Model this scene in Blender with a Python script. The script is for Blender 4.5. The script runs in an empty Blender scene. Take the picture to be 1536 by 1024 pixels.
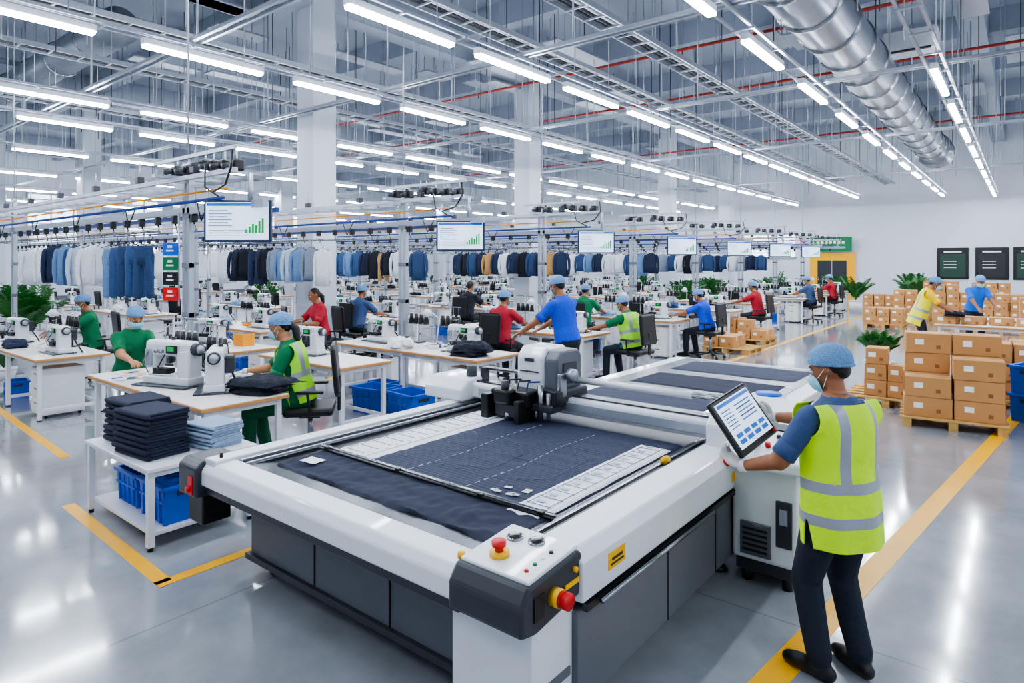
import bpy,bmesh,math,random
import numpy as np
from mathutils import Vector as V, Matrix, noise
random.seed(7)
R=random.random
def U(a,b): return a+(b-a)*R()
def lin(h):
    o=[]
    for k in (16,8,0):
        c=((h>>k)&255)/255
        o.append(c/12.92 if c<=.04045 else ((c+.055)/1.055)**2.4)
    return o
MC={}
def mat(n,h,r=.5,m=0,bump=0,bs=60,var=.08,vs=6,em=0,coat=0):
    if n in MC: return MC[n]
    M=bpy.data.materials.new(n); M.use_nodes=True; nt=M.node_tree; N=nt.nodes; L=nt.links
    p=N['Principled BSDF']; c=lin(h) if isinstance(h,int) else h
    p.inputs['Roughness'].default_value=r; p.inputs['Metallic'].default_value=m
    p.inputs['Coat Weight'].default_value=coat
    tc=N.new('ShaderNodeTexCoord'); nz=N.new('ShaderNodeTexNoise'); nz.inputs['Scale'].default_value=vs; nz.inputs['Detail'].default_value=4
    L.new(tc.outputs['Object'],nz.inputs['Vector'])
    mx=N.new('ShaderNodeMix'); mx.data_type='RGBA'
    mx.inputs[6].default_value=[max(0,x*(1-var)) for x in c]+[1]; mx.inputs[7].default_value=[min(1,x*(1+var)) for x in c]+[1]
    L.new(nz.outputs['Fac'],mx.inputs[0]); L.new(mx.outputs[2],p.inputs['Base Color'])
    if em:
        L.new(mx.outputs[2],p.inputs['Emission Color']); p.inputs['Emission Strength'].default_value=em
    if bump:
        n2=N.new('ShaderNodeTexNoise'); n2.inputs['Scale'].default_value=bs; n2.inputs['Detail'].default_value=3
        L.new(tc.outputs['Object'],n2.inputs['Vector'])
        b=N.new('ShaderNodeBump'); b.inputs['Strength'].default_value=bump; b.inputs['Distance'].default_value=.02
        L.new(n2.outputs['Fac'],b.inputs['Height']); L.new(b.outputs['Normal'],p.inputs['Normal'])
    MC[n]=M; return M
white=mat('white_paint',0xE0E3E8,.3,0,0,0,.03,coat=.2); wall_m=mat('wall_paint',0xD8DDE4,.6,0,.05,30,.03,1)
grayp=mat('gray_panel',0x5E6269,.4,0,0,0,.05); dgray=mat('dark_gray',0x31343B,.4); black=mat('black_plastic',0x131417,.35)
steel=mat('brushed_steel',0x9A9DA2,.25,.9,.05,120); dsteel=mat('dark_steel',0x50545C,.22,.8,.05,80)
alu=mat('aluminium',0xACB2BC,.35,.6); galv=mat('galvanized_duct',0x9CA2AB,.3,.85,.15,8,.15,5)
red=mat('red_plastic',0xD01010,.3); yellow=mat('yellow_plastic',0xF2B807,.4); green=mat('green_sign',0x0A7446,.5)
blue=mat('blue_plastic',0x1259C4,.35); navyc=mat('blue_cable',0x1D3A80,.5); orange=mat('orange_plastic',0xF09A18,.5)
cream=mat('table_laminate',0xE9E6E0,.3,0,0,0,.04,3); wood=mat('table_edge_wood',0xC08A4E,.5,0,.1,40)
denim=mat('dark_denim',0x1D2339,.85,0,.35,220,.25,90); denim2=mat('black_denim',0x161B2B,.85,0,.5,60,.25,60)
ldenim=mat('light_denim',0x8FA3BC,.85,0,.3,160,.15,60); bdenim=mat('blue_denim',0x35527E,.85,0,.3,160,.25,40)
paper=mat('marker_paper',0xE3E6EC,.7,0,.1,50,.08,30); card=mat('cardboard',0xBE8A54,.8,0,.1,60,.1,4); tape=mat('packing_tape',0xDDBF92,.3)
cardd=mat('cardboard_edge',0x8A5E34,.8)
pal=mat('pallet_wood',0xC29A5A,.8,0,.3,30,.2,10); lab=mat('label_white',0xF2F2F2,.5)
led=mat('led_tube',0xEEF5FF,.4,0,0,0,0,1,em=80)
leaf=mat('leaf_green',0x22631F,.45,0,0,0,.35,5); soil=mat('soil',0x3A2A1E,.9)
conc=mat('ceiling_concrete',0x9CA4B1,.8,0,.15,6,.14,.6); rpipe=mat('red_pipe',0xA5301F,.45)
scr=mat('screen_white',0xCFE2F6,.3,0,0,0,.03,2,em=1.0); sblue=mat('screen_blue',0x2266C4,.3,em=.4); sgreen=mat('screen_green',0x0A9848,.3,em=.5); sdark=mat('screen_text',0x3A4A66,.4)
skinb=mat('skin_brown',0x96603F,.5,0,.05,90,.08,12); skinl=mat('skin_tan',0xBC8560,.5,0,.05,90,.08,12)
hairm=mat('black_hair',0x120E0C,.45,0,.4,150); netm=mat('hairnet',0x6F9CCB,.8,0,.9,110,.35,90); maskm=mat('face_mask',0x96CEDF,.7,0,.1,60,.05)
glove=mat('white_glove',0xE4E4E4,.7,0,.2,90); eyew=mat('eye_white',0xEEEEEE,.3); eyeb=mat('iris',0x1C120C,.2); lip=mat('lips',0x8A4A40,.5)
refl=mat('reflective_tape',0x9DA1A9,.4,.3,.1,90); hivis=mat('hivis_yellow',0xBDEB00,.65,0,.5,14,.06,em=.1); hivg=mat('hivis_green',0x97DC2C,.65,0,.4,18,em=.08)
shoe=mat('black_shoe',0x101013,.4); floory=mat('yellow_floor_tape',0xF5B400,.35,0,0,0,.08,3)

class B:
    def __init__(s): s.bm=bmesh.new(); s.mats=[]; s.M=Matrix.Identity(4)
    def mi(s,m):
        if m not in s.mats: s.mats.append(m)
        return s.mats.index(m)
    def add(s,t,m,smooth=False):
        i=s.mi(m)
        for f in t.faces: f.material_index=i; f.smooth=smooth
        t.transform(s.M)
        me=bpy.data.meshes.new('t'); t.to_mesh(me); t.free(); s.bm.from_mesh(me); bpy.data.meshes.remove(me)
    def box(s,c,d,m,bev=0,rz=0,rx=0,ry=0,seg=2):
        t=bmesh.new(); bmesh.ops.create_cube(t,size=1)
        bmesh.ops.scale(t,vec=d,verts=t.verts)
        if bev: bmesh.ops.bevel(t,geom=t.edges[:],offset=bev,segments=seg,affect='EDGES',profile=.5)
        t.transform(Matrix.Translation(c)@Matrix.Rotation(rz,4,'Z')@Matrix.Rotation(ry,4,'Y')@Matrix.Rotation(rx,4,'X'))
        s.add(t,m)
    def bb(s,x0,x1,y0,y1,z0,z1,m,bev=0): s.box(((x0+x1)/2,(y0+y1)/2,(z0+z1)/2),(x1-x0,y1-y0,z1-z0),m,bev)
    def prism(s,prof,ax,lo,hi,m,bev=0,smooth=False):
        t=bmesh.new()
        def mk(p,h): return {'x':(h,p[0],p[1]),'y':(p[0],h,p[1]),'z':(p[0],p[1],h)}[ax]
        a=[t.verts.new(mk(p,lo)) for p in prof]; b=[t.verts.new(mk(p,hi)) for p in prof]; n=len(prof)
        t.faces.new(a); t.faces.new(b[::-1])
        for i in range(n): t.faces.new((a[i],b[i],b[(i+1)%n],a[(i+1)%n]))
        bmesh.ops.recalc_face_normals(t,faces=t.faces)
        if bev: bmesh.ops.bevel(t,geom=t.edges[:],offset=bev,segments=2,affect='EDGES',profile=.5)
        s.add(t,m,smooth)
    def loft(s,rings,m,caps=True,smooth=True):
        t=bmesh.new(); vs=[[t.verts.new(p) for p in r] for r in rings]; n=len(rings[0])
        for a,b in zip(vs,vs[1:]):
            for i in range(n): t.faces.new((a[i],a[(i+1)%n],b[(i+1)%n],b[i]))
        if caps: t.faces.new(vs[0][::-1]); t.faces.new(vs[-1])
        bmesh.ops.recalc_face_normals(t,faces=t.faces)
        s.add(t,m,smooth)
    def limb(s,pts,rad,m,n=12,cap=True,side=None):
        pts=[V(p) for p in pts]; rad=[(r,r) if not isinstance(r,tuple) else r for r in rad]
        t0=(pts[1]-pts[0]).normalized(); t1=(pts[-1]-pts[-2]).normalized()
        if cap:
            a=min(rad[0]); b=min(rad[-1]); k=lambda r,q:(r[0]*q,r[1]*q)
            P=[pts[0]-t0*a*.95,pts[0]-t0*a*.7]+pts+[pts[-1]+t1*b*.7,pts[-1]+t1*b*.95]
            RR=[k(rad[0],.3),k(rad[0],.74)]+rad+[k(rad[-1],.74),k(rad[-1],.3)]
        else: P,RR=pts,rad
        x=None; rings=[]
        for i,p in enumerate(P):
            t=(P[min(i+1,len(P)-1)]-P[max(i-1,0)]).normalized()
            if x is None:
                ref=V(side) if side else (V((0,0,1)) if abs(t.z)<.9 else V((0,1,0)))
                x=ref if side else t.cross(ref)
            x=(x-t*x.dot(t)).normalized(); y=t.cross(x)
            rings.append([p+x*RR[i][0]*math.cos(2*math.pi*j/n)+y*RR[i][1]*math.sin(2*math.pi*j/n) for j in range(n)])
        s.loft(rings,m,True)
    def cyl(s,a,b,r,m,n=12,r2=None):
        s.limb([a,b],[r,r if r2 is None else r2],m,n,False)
    def sph(s,c,r,m,u=16,v=12):
        t=bmesh.new(); bmesh.ops.create_uvsphere(t,u_segments=u,v_segments=v,radius=1)
        t.transform(Matrix.Translation(c)@Matrix.Diagonal((r[0],r[1],r[2],1))); s.add(t,m,True)
    def quad(s,pts,m):
        t=bmesh.new(); t.faces.new([t.verts.new(p) for p in pts]); s.add(t,m)
    def mesh(s,name):
        me=bpy.data.meshes.new(name); s.bm.to_mesh(me); s.bm.free()
        for m in s.mats: me.materials.append(m)
        return me
    def obj(s,name,loc=(0,0,0),rz=0,parent=None):
        return put(s.mesh(name),name,loc,rz,parent)
def put(me,name,loc=(0,0,0),rz=0,parent=None,sc=1):
    o=bpy.data.objects.new(name,me); bpy.context.collection.objects.link(o)
    o.location=loc; o.rotation_euler=(0,0,rz); o.scale=(sc,)*3
    if parent: o.parent=parent
    return o
# ================= ROOM =================
X0,X1,Y0,Y1,ZC=-44,6,-6,37,8.6
fl=bpy.data.materials.new('polished_floor'); fl.use_nodes=True; nt=fl.node_tree; N=nt.nodes; L=nt.links; p=N['Principled BSDF']
tc=N.new('ShaderNodeTexCoord'); n1=N.new('ShaderNodeTexNoise'); n1.inputs['Scale'].default_value=1.2; n1.inputs['Detail'].default_value=8; n1.inputs['Roughness'].default_value=.65
L.new(tc.outputs['Object'],n1.inputs['Vector']); cr=N.new('ShaderNodeValToRGB')
cr.color_ramp.elements[0].position=.3; cr.color_ramp.elements[0].color=(*lin(0x868A91),1); cr.color_ramp.elements[1].position=.7; cr.color_ramp.elements[1].color=(*lin(0xA3A7AE),1)
L.new(n1.outputs['Fac'],cr.inputs[0])
br=N.new('ShaderNodeTexBrick'); br.offset=0; br.inputs['Scale'].default_value=1; br.inputs['Brick Width'].default_value=4; br.inputs['Row Height'].default_value=4; br.inputs['Mortar Size'].default_value=.008
br.inputs['Color1'].default_value=br.inputs['Color2'].default_value=(1,1,1,1); br.inputs['Mortar'].default_value=(.75,.75,.75,1)
L.new(tc.outputs['Object'],br.inputs['Vector']); mx=N.new('ShaderNodeMix'); mx.data_type='RGBA'; mx.blend_type='MULTIPLY'; mx.inputs[0].default_value=1
L.new(cr.outputs[0],mx.inputs[6]); L.new(br.outputs[0],mx.inputs[7]); L.new(mx.outputs[2],p.inputs['Base Color'])
n2=N.new('ShaderNodeTexNoise'); n2.inputs['Scale'].default_value=3; n2.inputs['Detail'].default_value=6; L.new(tc.outputs['Object'],n2.inputs['Vector'])
mr=N.new('ShaderNodeMapRange'); mr.inputs[3].default_value=.06; mr.inputs[4].default_value=.2; L.new(n2.outputs['Fac'],mr.inputs[0]); L.new(mr.outputs[0],p.inputs['Roughness'])
p.inputs['Specular IOR Level'].default_value=.9; p.inputs['Coat Weight'].default_value=.6; p.inputs['Coat Roughness'].default_value=.07
b=B(); b.bb(X0,X1,Y0,Y1,-.1,0,fl); b.obj('floor')
b=B(); b.bb(X0,X1,Y0,Y1,ZC,ZC+.1,conc)
y=-4
while y<Y1: b.bb(X0,X1,y-.18,y+.18,ZC-.6,ZC,conc); y+=4.1
for x in (-40,-32,-25.6,-12.2,-1,5): b.bb(x-.25,x+.25,Y0,Y1,ZC-.95,ZC,conc)
b.obj('ceiling')
b=B(); b.bb(X0,X1,Y1,Y1+.2,0,ZC,wall_m); b.obj('wall_back')
b=B(); b.bb(X0,X1,Y0-.2,Y0,0,ZC,wall_m); b.obj('wall_front')
b=B(); b.bb(X0-.2,X0,Y0,Y1,0,ZC,wall_m); b.obj('wall_left')
b=B(); b.bb(X1,X1+.2,Y0,Y1,0,ZC,wall_m); b.obj('wall_right')
b=B(); b.bb(X0,X1,Y1-.03,Y1,0,.15,grayp); b.obj('baseboard_back')
b=B(); b.bb(X0,X0+.03,Y0,Y1,0,.15,grayp); b.obj('baseboard_left')
glass=mat('window_glass',0xE8F2FF,.1,0,0,0,.02,1,em=2.5)
for i,y in enumerate((1,6,11,16,21,26)):
    b=B(); b.bb(X0,X0+.05,y,y+3.4,2.6,6,glass)
    for k in range(4): b.bb(X0,X0+.1,y+k*1.13-.04,y+k*1.13+.04,2.6,6,alu)
    for z in (2.6,4.3,6): b.bb(X0,X0+.1,y-.04,y+3.44,z-.04,z+.04,alu)
    b.obj('window_%d'%(i+1))
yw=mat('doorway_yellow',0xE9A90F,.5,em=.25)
b=B(); b.bb(-9.1,-6.9,Y1-.12,Y1-.002,0,2.6,yw,.01); b.bb(-8.7,-7.3,Y1-.16,Y1-.1,0,2.2,dgray); b.bb(-8.02,-7.98,Y1-.18,Y1-.1,0,2.2,alu); b.obj('door_1')
b=B(); b.box((0,0,0),(2.0,.08,.75),green,.02); 
for k in range(7): b.box((-.6+k*.2,-.045,.08),(.12,.01,.14),lab)
b.box((0,-.045,-.15),(.9,.01,.06),lab); b.obj('green_hanging_sign',(-8.0,Y1-.4,3.05))
dkb=mat('board_dark',0x23282B,.5); dkg=mat('board_dark_green',0x1E4034,.5)
for x,mm in ((-2.75,dkg),(-1.25,dkb),(.15,dkg)):
    b=B(); b.box((0,0,0),(1.25,.06,1.5),black,.02); b.box((0,-.035,-.1),(1.0,.01,1.1),mm); b.box((0,-.04,.55),(.7,.01,.07),lab)
    for k in range(3): b.box((-.1,-.045,.1-k*.15),(.5,.01,.025),lab)
    b.obj('notice_board',(x,Y1-.04,2.05))
b=B(); b.bb(-12.6,-9.9,Y1-.08,Y1,2.4,3.6,glass); b.bb(-12.7,-9.8,Y1-.1,Y1,2.3,2.4,alu); b.bb(-12.7,-9.8,Y1-.1,Y1,3.6,3.7,alu); b.bb(-11.3,-11.2,Y1-.1,Y1,2.3,3.7,alu); b.obj('window_7')
colm=mat('column_paint',0xC3C9D2,.6,0,.05,30,.04,1)
b=B(); b.bb(-.3,.3,-.3,.3,0,ZC,colm,.02); b.bb(-.315,.315,-.315,.315,0,1.2,mat('column_guard',0xB9BEC6,.5)); cm=b.mesh('column')
for x in (-12.2,-25.95,-38):
    for y in (8.3,15.95,26,33): put(cm,'column',(x,y,0))
def stripe(name,a,c,w=.1):
    a=V((*a,0)); c=V((*c,0)); d=(c-a).normalized(); n=V((-d.y,d.x,0))*w/2
    b=B(); b.prism([(a+n)[:2],(a-n)[:2],(c-n)[:2],(c+n)[:2]],'z',0.0005,.003,floory); return b.obj(name)
stripe('floor_marking',(-1.08,2.9),(.15,13.5),.15)
stripe('floor_marking',(.15,13.5),(.6,34),.12)
stripe('floor_marking',(-5.0,9.4),(-5.0,34),.12)
stripe('floor_marking',(-6.6,1.95),(-4.5,1.88),.1); stripe('floor_marking',(-4.5,1.83),(-4.5,2.6),.1)
stripe('floor_marking',(-22,3.1),(-8.2,2.4),.1)
stripe('floor_marking',(-1.9,11.3),(-1.6,13.8),.1); stripe('floor_marking',(-10.2,7.5),(-9.2,5.6),.08)
# ================= CEILING SERVICES =================
def lightrow(X,ys,ln,z=5.05,wd=.11,y00=None):
    b=B(); y0=min(ys)-.3 if y00 is None else y00; y1=max(ys)+ln+.3
    for dx in (-.12,.12): b.bb(X+dx-.02,X+dx+.02,y0,y1,z+.14,z+.18,alu)
    k=y0
    while k<y1: b.bb(X-.14,X+.14,k,k+.04,z+.12,z+.14,alu); k+=1.1
    for y in ys:
        b.bb(X-.05,X+.05,y,y+ln,z+.03,z+.12,white); b.bb(X-wd/2,X+wd/2,y+.02,y+ln-.02,z-.01,z+.04,led,.01)
        for q in (.3,ln-.3): b.cyl((X,y+q,z+.12),(X,y+q,ZC),.008,alu,6)
    b.obj('led_light_row')
lightrow(-6.05,[4.5-2.22*k for k in (3,2,1)]+[4.5+2.22*k for k in range(13)],1.75)
lightrow(-2.9,[8.5-2.7*k for k in (4,3,2,1)]+[8.5+2.7*k for k in range(10)],1.6)
lightrow(-1.1,[11.6+2.8*k for k in range(0,9)],1.9,5.05,.1,-1)
for X,ph in ((-9.3,1.3),(-13.5,.6),(-15.9,1.5),(-20.5,.2),(-26,1),(-32,.4),(-38,1.2)):
    lightrow(X,[ph+2.3*k for k in range(-1,15)],1.75)
lightrow(2.6,[-3+2.8*k for k in range(0,13)],1.9)  # unseen extra row right of the view, kept to light the right foreground
b=B()
b.cyl((-2.5,-5.9,6.0),(-2.5,27,6.0),.46,galv,32)
y=-5
while y<27: b.cyl((-2.5,y,6.0),(-2.5,y+.06,6.0),.49,steel,32); y+=1.25
for y in range(-4,27,3):
    for dx in (-.47,.47): b.cyl((-2.5+dx,y,6.0),(-2.5+dx,y,ZC),.012,alu,6)
for k in range(3): b.cyl((-2.5,26.2+.4*k,6),(-2.5,26.35+.4*k,6),.56,galv,32)
b.cyl((-2.5,27,6),(-2.5,27.4,6),.46,black,32)
b.obj('ventilation_duct')
b=B(); b.cyl((-40,5.2,7.0),(-14.5,5.2,7.0),.38,galv,24)
for x in range(-40,-14,2): b.cyl((x,5.2,7.0),(x+.06,5.2,7.0),.41,steel,24); b.cyl((x,5.2,7.2),(x,5.2,ZC),.012,alu,6)
b.obj('ventilation_duct')
b=B()
for y,z in ((13.3,6.8),(17.6,6.9),(25,6.7)):
    b.cyl((-24,y,z),(5.5,y,z),.034,rpipe,10)
    for x in range(-24,6,3):
        b.cyl((x,y,z),(x,y,ZC),.01,alu,6); b.cyl((x+.1,y,z-.12),(x+.1,y,z),.016,rpipe,6)
b.obj('sprinkler_pipe')
b=B()
for X,z in ((-5.2,5.9),(-7.4,6.2),(-10.9,5.8),(-14.6,6.15),(-18,5.9),(.6,6.2)):
    for dx in (-.2,.2): b.bb(X+dx-.015,X+dx+.015,-5,36,z,z+.09,alu)
    y=-5
    while y<36: b.bb(X-.2,X+.2,y,y+.03,z,z+.03,alu); y+=.5
    for dx in (-.12,-.04,.06): b.cyl((X+dx,-5,z+.06),(X+dx,36,z+.06),.025,(dgray if dx<0 else white),6)
    for y in range(-4,36,3):
        for dx in (-.21,.21): b.cyl((X+dx,y,z),(X+dx,y,ZC),.01,alu,6)
b.obj('cable_tray')
b=B()
for y,z in ((4.2,5.27),(7.6,5.27),(12,5.27),(18,5.27),(26,5.27)):
    b.bb(-34,4.5,y-.025,y+.025,z-.03,z+.02,alu); b.bb(-34,4.5,y+.1,y+.14,z-.03,z+.01,alu)
    for x in range(-33,4,4): b.cyl((x,y,z),(x,y,ZC),.014,alu,6)
b.obj('cross_strut')
b=B()
for k in range(300):
    x=U(-30,3); y=U(3,34); b.cyl((x,y,U(5.2,6.2)),(x,y,ZC),.01,(alu if k%3 else dgray),5)
for k in range(70):
    x=U(-30,3); y=U(5,30); b.box((x,y,ZC-1.1),(.5,U(1,3),.04),alu); b.cyl((x,y,ZC-1.1),(x,y,ZC),.012,alu,5)
b.obj('suspension_rods')
b=B(); b.box((0,0,0),(.9,.6,.4),white,.03); b.box((0,-.27,-.2),(.7,.08,.03),dgray)
for dx in (-.4,.4): b.cyl((dx,0,.2),(dx,0,2.15),.012,alu,6)
b.obj('air_handling_unit',(-1.75,14.6,6.4))
# ================= OVERHEAD CONVEYOR =================
b=B()
for dy in (-.22,.22): b.bb(-30,-6.4,dy-.025,dy+.025,3.08,3.13,alu)
x=-30
while x<-6.5: b.bb(x,x+.03,-.22,.22,3.09,3.12,alu); x+=.45
b.bb(-30,-6.2,-.03,.03,2.72,2.8,alu); b.bb(-30,-6.5,.3,.34,2.7,2.75,navyc); 
b.cyl((-30,-.25,2.82),(-6.6,-.25,2.82),.02,navyc,6); b.cyl((-30,.1,2.55),(-9,.1,2.55),.018,steel,8)
b.cyl((-30,-.1,2.95),(-6.8,-.1,2.95),.012,orange,6)
x=-29.8; k=0
while x<-6.7:
    b.box((x,0,2.67),(.07,.07,.1),black,.01); b.cyl((x,0,2.62),(x+.02,.02,2.5),.01,steel,6)
    if k%3==0: b.box((x,-.22,3.18),(.1,.08,.08),dgray,.01); b.cyl((x,-.22,3.2),(x,-.22,3.4),.01,alu,6); b.box((x,0,3.0),(.04,.5,.03),alu)
    if k%4==1: b.cyl((x,-.2,2.82),(x+.15,-.22,2.6),.008,black,5); b.cyl((x+.15,-.22,2.6),(x+.3,-.2,2.82),.008,black,5)
    x+=.5; k+=1
for x in (-7.95,-15.2,-22.5,-29.5):
    for dx in (-.06,.06): b.bb(x+dx-.03,x+dx+.03,-.03,.03,0,3.35,alu)
    for z in (.9,1.5,2.1,2.7,3.3): b.bb(x-.09,x+.09,-.035,.035,z-.03,z+.03,steel)
    b.bb(x-.04,x+.04,-.4,.4,3.13,3.17,alu); b.box((x,0,.01),(.3,.25,.02),steel)
    b.cyl((x,0,3.3),(x,0,ZC),.012,alu,6)
for dx,dz in ((-.9,3.24),(-.6,3.22),(-.2,3.25),(0,3.22),(.25,3.2),(.5,3.18)):
    b.box((-7.1+dx,-.1,dz),(.13,.12,.12),black,.02); b.cyl((-7.1+dx,-.16,dz),(-7.1+dx,-.26,dz-.03),.035,dgray,10); b.cyl((-7.1+dx,-.1,dz),(-7.1+dx,-.1,dz+.16),.01,alu,6)
b.bb(-8.2,-6.3,-.3,-.26,3.3,3.34,alu); b.cyl((-6.5,.0,2.75),(-6.5,.0,3.1),.03,alu,8)
b.limb([(-6.4,-.25,3.3),(-6.35,-.3,3.1),(-6.5,-.28,2.95),(-6.8,-.25,2.9)],[.012]*4,black,6); b.limb([(-7.0,-.25,3.2),(-6.9,-.3,2.95),(-6.7,-.25,2.84)],[.01]*3,black,6)
cv=b.mesh('overhead_garment_conveyor')
ROWS=[3.6,7.05,10.9,14.9,18.9,22.9,26.9,31]
for y in ROWS: put(cv,'overhead_garment_conveyor',(0,y,0))
b=B(); b.box((0,0,0),(.72,.05,.45),mat('tv_bezel',0x1B2A4C,.35),.008); b.box((0,-.027,0),(.67,.004,.40),scr)
b.box((0,-.031,.175),(.65,.003,.03),sblue)
for k in range(6): b.box((-.2+(.02 if k%2 else 0),-.031,.11-k*.032),(.2+.05*(k%2),.003,.008),(sblue if k%2 else sdark))
for k in range(3): b.box((-.1,-.031,-.1-k*.025),(.4,.003,.004),sdark)
for k,h in enumerate((.04,.07,.1,.085,.13,.16)): b.box((.1+k*.035,-.031,-.13+h/2),(.024,.003,h),sgreen)
b.box((0,.04,0),(.2,.04,.2),black,.01); b.cyl((0,.05,0),(0,.05,.2),.02,alu,8)
tv=b.mesh('status_monitor')
for y in ROWS[:7]: put(tv,'status_monitor',(-6.57,y-.1,2.58 if y<5 else 2.53),math.radians(38))
def ring(c,rx,ry,n=12,w=0,ph=0,a=0):
    o=[]
    for j in range(n):
        t=2*math.pi*j/n; k=1+w*math.sin(5*t+ph); x=rx*math.cos(t)*k; y=ry*math.sin(t)*k
        o.append(V((c[0]+x*math.cos(a)-y*math.sin(a),c[1]+x*math.sin(a)+y*math.cos(a),c[2])))
    return o
def garment(b,kind,x,y,z,a,m):
    ca,sa=math.cos(a),math.sin(a); P=lambda u,w:(x+u*ca,y+u*sa,z+w); ph=U(0,6)
    b.cyl(P(0,.12),P(0,.0),.005,steel,5); b.cyl(P(-.18,-.06),P(0,0),.006,black,5); b.cyl(P(.18,-.06),P(0,0),.006,black,5)
    if kind=='s':
        L_=U(.6,.76)
        b.loft([ring(P(0,-.02),.05,.035,16,0,0,a),ring(P(0,-.05),.13,.045,16,0,0,a),ring(P(0,-.1),.19,.05,16,0,0,a),ring(P(0,-.25),.175,.055,16,.08,ph,a),ring(P(0,-.45),.17,.055,16,.14,ph+1,a),ring(P(0,-L_),.185,.06,16,.2,ph+2,a)],m)
        for sg in (-1,1): b.limb([P(sg*.18,-.1),P(sg*.225,-.26),P(sg*.235,-.45),P(sg*.215,-.6)],[.045,.042,.036,.03],m,8); b.limb([P(sg*.216,-.58),P(sg*.214,-.62)],[.034,.033],m,8)
        b.limb([P(-.05,-.0),P(0,-.05),P(.05,-.0)],[.018,.02,.018],m,6)
    else:
        b.loft([ring(P(0,-.06),.14,.045,14,0,0,a),ring(P(0,-.1),.145,.05,14,0,0,a),ring(P(0,-.2),.165,.06,14,.06,ph,a),ring(P(0,-.32),.16,.055,14,.03,0,a)],m)
        for sg in (-1,1): b.limb([P(sg*.08,-.22),P(sg*.092,-.45),P(sg*.1,-.6),P(sg*.098,-.76)],[(.078,.055),(.066,.045),(.06,.036),(.058,.034)],m,10,True,(ca,sa,0))
gm=[mat('garment_%d'%i,h,.85,0,.4,40,.2,20) for i,h in enumerate((0xD6DAE1,0x1B2440,0x6A8AB2,0xB9C5D6,0x2B4468,0x202E4C,0x7F8999,0x141824,0xE4E6EA,0x35537E))]
tan=mat('garment_tan',0xB08A55,.85); 
def rack(y,x0,x1,seq,step=.26,name='hanging_garments'):
    b=B(); x=x0; k=0
    while x<x1:
        kd,ci=seq[k%len(seq)]
        garment(b,kd,x,y+.1,2.42+U(-.02,.01),math.radians(U(5,60)),gm[ci] if ci<10 else tan); x+=step*U(.85,1.2)*(.62 if kd=='j' else 1); k+=1
    b.obj(name)
rack(3.6,-14.3,-9.35,[('s',0),('s',8),('s',1),('s',5),('s',2),('s',9),('s',3),('s',8),('s',0),('j',2),('j',9),('j',4),('j',9),('j',4),('j',9),('j',4)],.4)
rack(7.05,-14.4,-10.2,[('s',8),('s',0),('s',8),('s',1),('s',7),('j',5),('s',5),('s',7),('s',6),('s',2),('s',3),('s',2),('s',6)],.32)
rack(10.9,-15.6,-11.6,[('s',0),('s',4),('s',9),('s',2),('s',9),('s',1),('s',7),('j',10),('s',7),('s',0)],.34)
rack(14.9,-14.2,-10,[('s',5),('s',7),('s',4),('s',1),('s',10),('s',5),('s',8)],.33)
rack(18.9,-14,-9.2,[('s',4),('s',2),('s',1),('s',0),('s',8)],.36)
rack(22.9,-14,-9,[('s',6),('s',4),('s',0),('s',7)],.36)
rack(26.9,-13,-8.5,[('s',4),('s',0),('s',6),('s',1)],.36)
rack(7.05,-22,-17,[('s',1),('s',8),('s',4)],.45)
rack(14.9,-24,-17,[('s',1),('s',8),('s',4)],.45)
# ================= FURNITURE =================
def table_mesh(Lx,W=.9,h=.85):
    b=B(); b.box((0,0,h-.02),(Lx,W,.035),cream,.004); b.box((0,0,h-.028),(Lx+.012,W+.012,.034),wood,.006)
    n=3 if Lx>2 else 2
    for i in range(n):
        x=-Lx/2+.08+i*(Lx-.16)/(n-1)
        for y in (-W/2+.07,W/2-.07): b.bb(x-.025,x+.025,y-.025,y+.025,0.02,h-.04,white,.003); b.cyl((x,y,0),(x,y,.02),.03,black,8)
        b.bb(x-.02,x+.02,-W/2+.08,W/2-.08,h-.1,h-.04,white); b.bb(x-.02,x+.02,-W/2+.08,W/2-.08,.12,.16,white)
    for y in (-W/2+.07,W/2-.07): b.bb(-Lx/2+.1,Lx/2-.1,y-.015,y+.015,h-.1,h-.04,white)
    b.bb(-Lx/2+.1,Lx/2-.1,W/2-.12,W/2-.09,.12,.16,white)
    return b.mesh('work_table')
T32=table_mesh(3.1); T2=table_mesh(1.9,.8); T28=table_mesh(2.75,.86)
b=B(); b.bb(-.22,.22,-.26,.26,.04,.68,white,.008)
for k in range(3): b.bb(-.2,.2,-.27,-.26,.08+k*.2,.25+k*.2,cream,.002); b.bb(-.06,.06,-.28,-.27,.19+k*.2,.205+k*.2,steel)
for x in (-.18,.18):
    for y in (-.2,.2): b.cyl((x,y,0),(x,y,.04),.02,black,8)
drw=b.mesh('drawer_unit')
b=B()
b.box((0,0,.006),(.62,.3,.012),dsteel,.003); b.box((0,.02,.045),(.54,.18,.07),white,.012)
b.box((.19,.02,.19),(.14,.16,.26),white,.025); b.box((-.01,.02,.32),(.5,.15,.13),white,.03); b.box((-.21,.02,.25),(.11,.14,.22),white,.025)
b.box((-.21,-.055,.24),(.08,.02,.15),alu,.008); b.cyl((-.22,0,.15),(-.22,0,.085),.008,steel,8); b.box((-.22,-.01,.085),(.03,.06,.008),steel)
b.cyl((.26,.02,.32),(.31,.02,.32),.055,dgray,20); b.cyl((.31,.02,.32),(.325,.02,.32),.04,alu,16)
b.box((.08,-.07,.32),(.12,.02,.07),black,.006); b.box((.08,-.082,.325),(.08,.004,.04),sgreen)
for x in (-.1,-.04): b.cyl((x,-.05,.3),(x,-.085,.3),.016,steel,10)
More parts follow.
